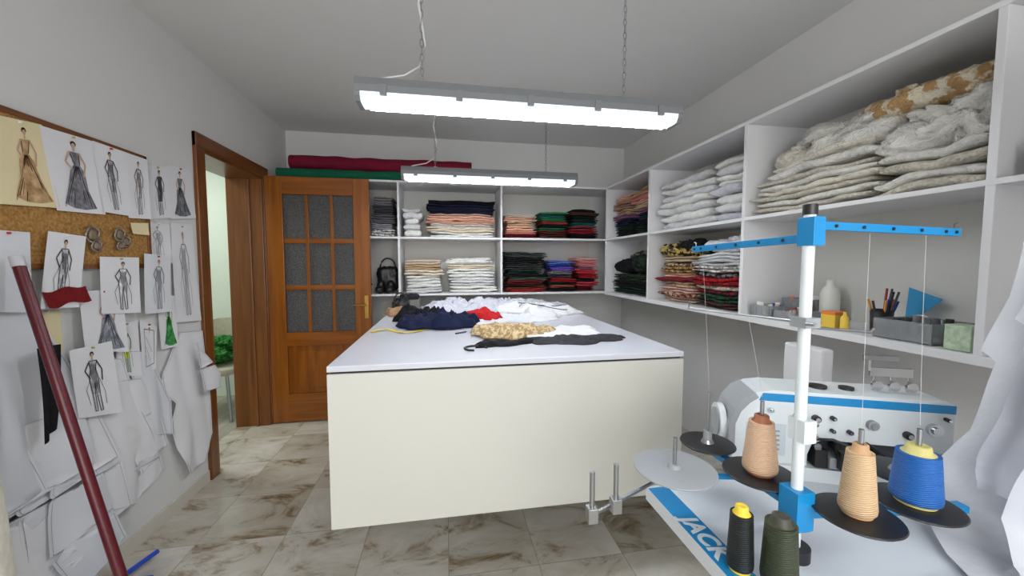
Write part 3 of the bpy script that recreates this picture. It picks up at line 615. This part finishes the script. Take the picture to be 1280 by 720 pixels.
q.prism([(-.046,.08),(-.046,.14),(-.031,.186),(-.006,.219),(.02,.235),(.03,.222),(.008,.205),(-.014,.178),(-.028,.14),(-.028,.08)],-.003,.133,GRP,mx)
q.cyl((-.045,.065,.12),(-.062,.065,.12),.055,WPL,mx=mx,n=40); q.cyl((-.062,.065,.12),(-.066,.065,.12),.042,GRP,mx=mx)
for u,z,r,mm in ((.13,.175,.015,GRP),(.17,.175,.010,BLK),(.30,.170,.013,GRP),(Ln-.045,.17,.016,CHROME),(Ln-.1,.15,.010,BLK),(.21,.18,.006,BLK),(.25,.145,.006,BLK),(.21,.145,.005,BLK),(Ln-.02,.10,.008,CHROME),(Ln-.02,.20,.005,BLK),(.06,.19,.006,CHROME)):
    q.cyl((u,0,z),(u,-.012,z),r,mm,mx=mx); q.cyl((u,-.012,z),(u,-.017,z),r*.6,CHROME,mx=mx)
q.box((.0,-.002,.06),(.10,0,.15),mat('machine_cover',(196,204,208),.3),mx)
for k in range(5): q.box((.015,-.0035,.075+.013*k),(.085,-.001,.080+.013*k),GRP,mx)
DKM=mat('machine_dark',(70,76,82),.4,metal=.3)
q.box((.158,.03,.038),(Ln-.10,.115,.114),DKM,mx)
q.box((.20,-.02,.045),(.29,.05,.075),GRP,mx); q.box((.30,-.012,.04),(.36,.08,.062),STEEL,mx); q.box((.17,-.01,.04),(.20,.04,.09),BLK,mx)
for k in range(4): q.cyl((.18+.045*k,.03,.095),(.18+.045*k,.0,.095),.009,(CHROME,BLK)[k%2],mx=mx,n=14)
q.cyl((Ln-.05,.05,.06),(Ln-.05,.05,.0),.006,CHROME,mx=mx,n=12); q.cyl((Ln-.025,.05,.06),(Ln-.025,.05,.02),.005,CHROME,mx=mx,n=12)
q.box((Ln-.065,.03,.038),(Ln-.035,.075,.044),CHROME,mx)
q.cyl((.225,-.0,.10),(.225,-.03,.075),.012,BLK,mx=mx); q.box((.215,-.04,.05),(.235,-.02,.10),BLK,mx)
q.tube([mx@Vector(p) for p in ((.17,-.01,.12),(.20,-.03,.13),(.25,-.03,.11),(.28,-.02,.125),(.33,-.02,.09))],.004,BLK)
q.cyl((.20,.06,.245),(.20,.06,.252),.022,BLK,mx=mx); q.cyl((.27,.06,.245),(.27,.06,.252),.018,BLK,mx=mx)
for u in (Ln-.14,Ln-.10,Ln-.06): q.cyl((u,.07,.245),(u,.07,.30),.003,CHROME,mx=mx,n=8); q.cyl((u,.06,.262),(u,.05,.262),.013,CHROME,mx=mx)
q.box((Ln-.15,.066,.285),(Ln-.05,.074,.31),CHROME,mx); q.cyl((Ln-.15,.07,.30),(Ln-.15,.07,.335),.004,CHROME,mx=mx,n=8); q.box((Ln-.17,.06,.33),(Ln-.09,.07,.345),STEEL,mx)
q.done(bevel=.006,seg=3)

# ------------------------------------------------------------------ thread stand
q=M('thread_stand'); PX,PY=.70,.645
q.cyl((PX,PY,.75),(PX,PY,1.445),.0105,WPL); q.cyl((PX,PY,1.445),(PX,PY,1.465),.0125,BLK); q.cyl((PX,PY,.75),(PX,PY,.775),.028,BLK)
q.box((PX-.011,PY-.020,1.385),(PX+.015,PY+.016,1.44),BLUE)
def bar(q,a,b,w,h,m):
    a=Vector(a);b=Vector(b); d=(b-a); L_=d.length; d.normalize(); s=Vector((-d.y,d.x,0)).normalized(); u=d.cross(s)
    mm=Matrix(((d.x,s.x,u.x,a.x),(d.y,s.y,u.y,a.y),(d.z,s.z,u.z,a.z),(0,0,0,1)))
    q.box((0,-w/2,-h/2),(L_,w/2,h/2),m,mm); return mm,L_
for a,b in (((PX+.01,PY,1.425),(1.10,PY+.02,1.418)),((PX,PY+.01,1.40),(.715,1.02,1.392))):
    mm,L_=bar(q,a,b,.012,.016,BLUE)
    for k in (.12,.3,.5,.7,.88,.96):
        q.cyl((L_*k,-.007,0),(L_*k,-.0085,0),.0035,BLK,mx=mm,n=10); q.cyl((L_*k,.007,0),(L_*k,.0085,0),.0035,BLK,mx=mm,n=10)
    q.tube([mm@Vector((L_*.97,0,.006)),mm@Vector((L_*.97,0,.018)),mm@Vector((L_*.99,0,.02))],.002,STEEL,n=6)
q.box((PX-.017,PY-.018,1.225),(PX+.017,PY+.018,1.245),GRP); q.cyl((PX-.015,PY-.018,1.235),(PX-.015,PY-.035,1.235),.004,STEEL,n=10)
q.tube([(PX,PY+.0,1.235),(PX+.02,PY+.4,1.215),(PX+.03,PY+.41,1.23)],.0028,STEEL,n=6); q.tube([(PX,PY,1.225),(PX+.17,PY+.01,1.208),(PX+.18,PY+.01,1.215)],.0028,STEEL,n=6)
q.box((PX-.01,PY-.02,.995),(PX+.018,PY+.018,1.04),WPL); q.cyl((PX+.018,PY-.01,1.03),(PX+.028,PY-.01,1.03),.006,CHROME,n=12); q.cyl((PX+.018,PY-.01,1.005),(PX+.028,PY-.01,1.005),.006,CHROME,n=12)
AZ=.855
q.box((PX-.020,PY-.022,.815),(PX+.020,PY+.022,.895),BLUE); q.cyl((PX+.020,PY,.84),(PX+.036,PY,.84),.008,CHROME,n=12)
bar(q,(PX,PY,AZ),(.69,.98,AZ),.022,.014,BLUE); bar(q,(PX,PY,AZ-.012),(1.06,.60,AZ-.012),.022,.014,BLUE); bar(q,(PX,PY+.13,AZ-.01),(.522,.80,AZ-.004),.014,.008,BLUE)
def disc(x,y,z,r,m,spin=.07,col=True):
    q.lathe((x,y,z),[(.012,-.014),(.02,-.006),(r-.004,-.002),(r,.0015),(r-.002,.004),(.02,.004)],m,n=48)
    q.cyl((x,y,z),(x,y,z+.012),.018,GRP if m is GRP else STEEL,n=20,r1=.012); q.cyl((x,y,z),(x,y,z+spin),.0045,STEEL,n=10)
    if col: q.cyl((x,y,z+.012),(x,y,z+.035),.011,GRP,n=16)
DISCS={'grey':(.522,.792,.872,.092),'far':(.683,.893,.872,.068),'peach':(.703,.742,.87,.076),'tan':(.772,.585,.868,.071),'blue':(.925,.595,.868,.073)}
disc(*DISCS['grey'],GRP,.075,False); disc(*DISCS['far'],BLK,.14); disc(*DISCS['peach'],BLK,.17,False); disc(*DISCS['tan'],BLK,.17,False); disc(*DISCS['blue'],BLK,.155,False)
disc(1.03,.70,.868,.07,BLK,.05,False)
bar(q,(.50,.80,.850),(.30,.715,.842),.006,.006,STEEL)
for x,y in ((.285,.705),(.345,.725)):
    q.box((x-.010,y-.010,.832),(x+.010,y+.010,.862),STEEL); q.cyl((x,y,.84),(x,y,.935),.0052,STEEL,n=12)
q.done(bevel=.0015)

def cone(x,y,z,h,r0,r1,col,capcol):
    c=mat('thread_%d_%d_%d'%col,col,.5,bump=.8,bscale=200,bands=80)
    q=M('thread_cone'); cp=mat('cone_core_%d_%d_%d'%capcol,capcol,.5)
    q.lathe((x,y,z),[(r0*.80,0),(r0*.84,.008)],cp,n=36)
    m=10
    body=[(r0*.90,.006),(r0*.97,.009),(r0,.016)]+[(r0*(1-i/m)+r1*i/m,.016+(h-.022)*i/m) for i in range(1,m+1)]
    q.lathe((x,y,z),body,c,n=40)
    q.lathe((x,y,z),[(r1*.9,h-.008),(r1*.62,h-.002),(r1*.58,h+.008),(r1*.45,h+.010),(r1*.3,h+.008)],cp,n=24); q.done()
dz=.875
cone(.703,.742,dz,.125,.036,.025,(222,184,152),(150,90,60))
cone(.772,.585,dz-.002,.128,.030,.021,(216,182,142),(190,150,110))
cone(.925,.595,dz-.002,.108,.040,.033,(30,98,176),(200,190,120))
cone(.563,.632,.752,.120,.024,.020,(20,22,22),(226,200,60))
cone(.608,.588,.752,.125,.031,.026,(54,60,36),(60,60,50))

q=M('sewing_thread')
TM=mat('thread_line',(200,200,200),.6)
for a,b in (((.703,.742,1.05),(.708,.85,1.39)),((.772,.585,1.045),(.85,.65,1.41)),((.925,.595,1.03),(1.0,.655,1.41)),((.683,.893,1.02),(.714,.98,1.39))):
    q.tube([a,[(a[i]+b[i])/2+.004 for i in range(3)],b],.0004,TM,n=4)
q.done()

# hanging white cloth at the right
def hang(name,rows,m,seed,width=.55,amp=.012,nu=90):
    q=M(name); k=len(rows)-1; nv=k*8
    def f(u,v):
        t=v*k; i=min(k-1,int(t)); s=t-i
        a=Vector(rows[i]);b=Vector(rows[i+1]); p=a*(1-s)+b*s
        w=u*24+seed+3*noise.noise(Vector((u*3,v*1.2,seed)))
        fold=amp*(1-2*abs(math.sin(w*.5)))+amp*.8*noise.noise(Vector((u*5,v*3,seed)))
        flat=.3 if p.z<.80 else 1
        return (p.x+fold*flat+.10*u,p.y-width*u+.008*noise.noise(Vector((v*9,seed,0))),max(p.z,.757+abs(fold)*.5))
    q.grid(f,nu,nv,m,True); q.done()
HW=mat('hanging_white',(222,224,231),.85,var=.08,vscale=6,bump=.4,bscale=12); HW2=mat('hanging_white_b',(214,216,225),.9,var=.09,vscale=9,bump=.4,bscale=12)
hang('hanging_white_fabric',[(1.24,.54,1.9),(1.175,.60,1.46),(1.165,.615,1.28),(1.16,.645,1.16),(1.155,.62,1.14),(1.15,.65,.98),(1.14,.69,.90),(1.12,.70,.82),(1.06,.66,.775),(.99,.58,.765),(.95,.50,.76)],HW,1)
hang('hanging_white_fabric',[(1.20,.50,1.78),(1.14,.555,1.36),(1.13,.585,1.24),(1.125,.56,1.22),(1.11,.58,1.05),(1.10,.61,.94),(1.09,.60,.88)],HW2,5)
hang('hanging_white_fabric',[(1.16,.46,1.6),(1.10,.50,1.25),(1.08,.53,1.08),(1.07,.50,1.06),(1.06,.54,.86),(1.00,.48,.79),(.95,.42,.775)],HW,9)
q=M('clothes_rail'); q.cyl((1.30,-.4,1.9),(1.30,.60,1.9),.012,STEEL); 
for y in (-.38,.05): q.cyl((1.30,y,1.9),(1.545,y,1.9),.008,STEEL)
q.done()
q=M('paper_bag'); q.box((1.50,1.30,.60),(1.56,1.48,1.0),PAPER); q.done(bevel=.01)
sup=M('storage_cabinet'); sup.box((1.45,1.0,0),(1.92,1.75,.60),MEL); sup.box((1.445,1.01,.02),(1.45,1.37,.57),MELB); sup.box((1.445,1.38,.02),(1.45,1.74,.57),MELB); sup.done(bevel=.003)

# ------------------------------------------------------------------ lights
def area(name,loc,rot,sx,sy,e,col=(1,1,1)):
    l=bpy.data.lights.new(name,'AREA'); l.shape='RECTANGLE'; l.size=sx; l.size_y=sy; l.energy=e; l.color=col
    o=bpy.data.objects.new(name,l); o.location=loc; o.rotation_euler=rot; bpy.context.collection.objects.link(o)
area('rear_fill',(0.2,NY+.08,1.5),(math.radians(90),0,0),2.2,1.5,60,(1,.99,.98))  # unseen fill light added behind the camera
area('side_room_fill',(-2.6,3.2,2.5),(0,0,0),.8,.8,28,(.95,1,.95))  # unseen light added to brighten the side room, no fixture
q=M('rear_fill_frame');  # invented window frame around the added rear fill
for a,b in (((-.95,.7),(1.35,.75)),((-.95,2.25),(1.35,2.3)),((-.95,.7),(-.9,2.3)),((1.3,.7),(1.35,2.3)),((.18,.7),(.22,2.3))): q.box((a[0],NY,a[1]),(b[0],NY+.04,b[1]),MEL)
q.done(bevel=.003)
wd=bpy.data.worlds.new('world'); bpy.context.scene.world=wd; wd.use_nodes=True; wd.node_tree.nodes['Background'].inputs[0].default_value=(.8,.85,.9,1); wd.node_tree.nodes['Background'].inputs[1].default_value=.3
try: bpy.context.scene.view_settings.view_transform='Standard'
except Exception: pass

# ------------------------------------------------------------------ camera
cam=bpy.data.cameras.new('camera'); cam.sensor_width=36; cam.lens=13.5; cam.clip_start=.02
co=bpy.data.objects.new('camera',cam); bpy.context.collection.objects.link(co)
co.location=(0,0,1.35); co.rotation_euler=(math.radians(90-3.6),0,math.radians(-9.8)); bpy.context.scene.camera=co
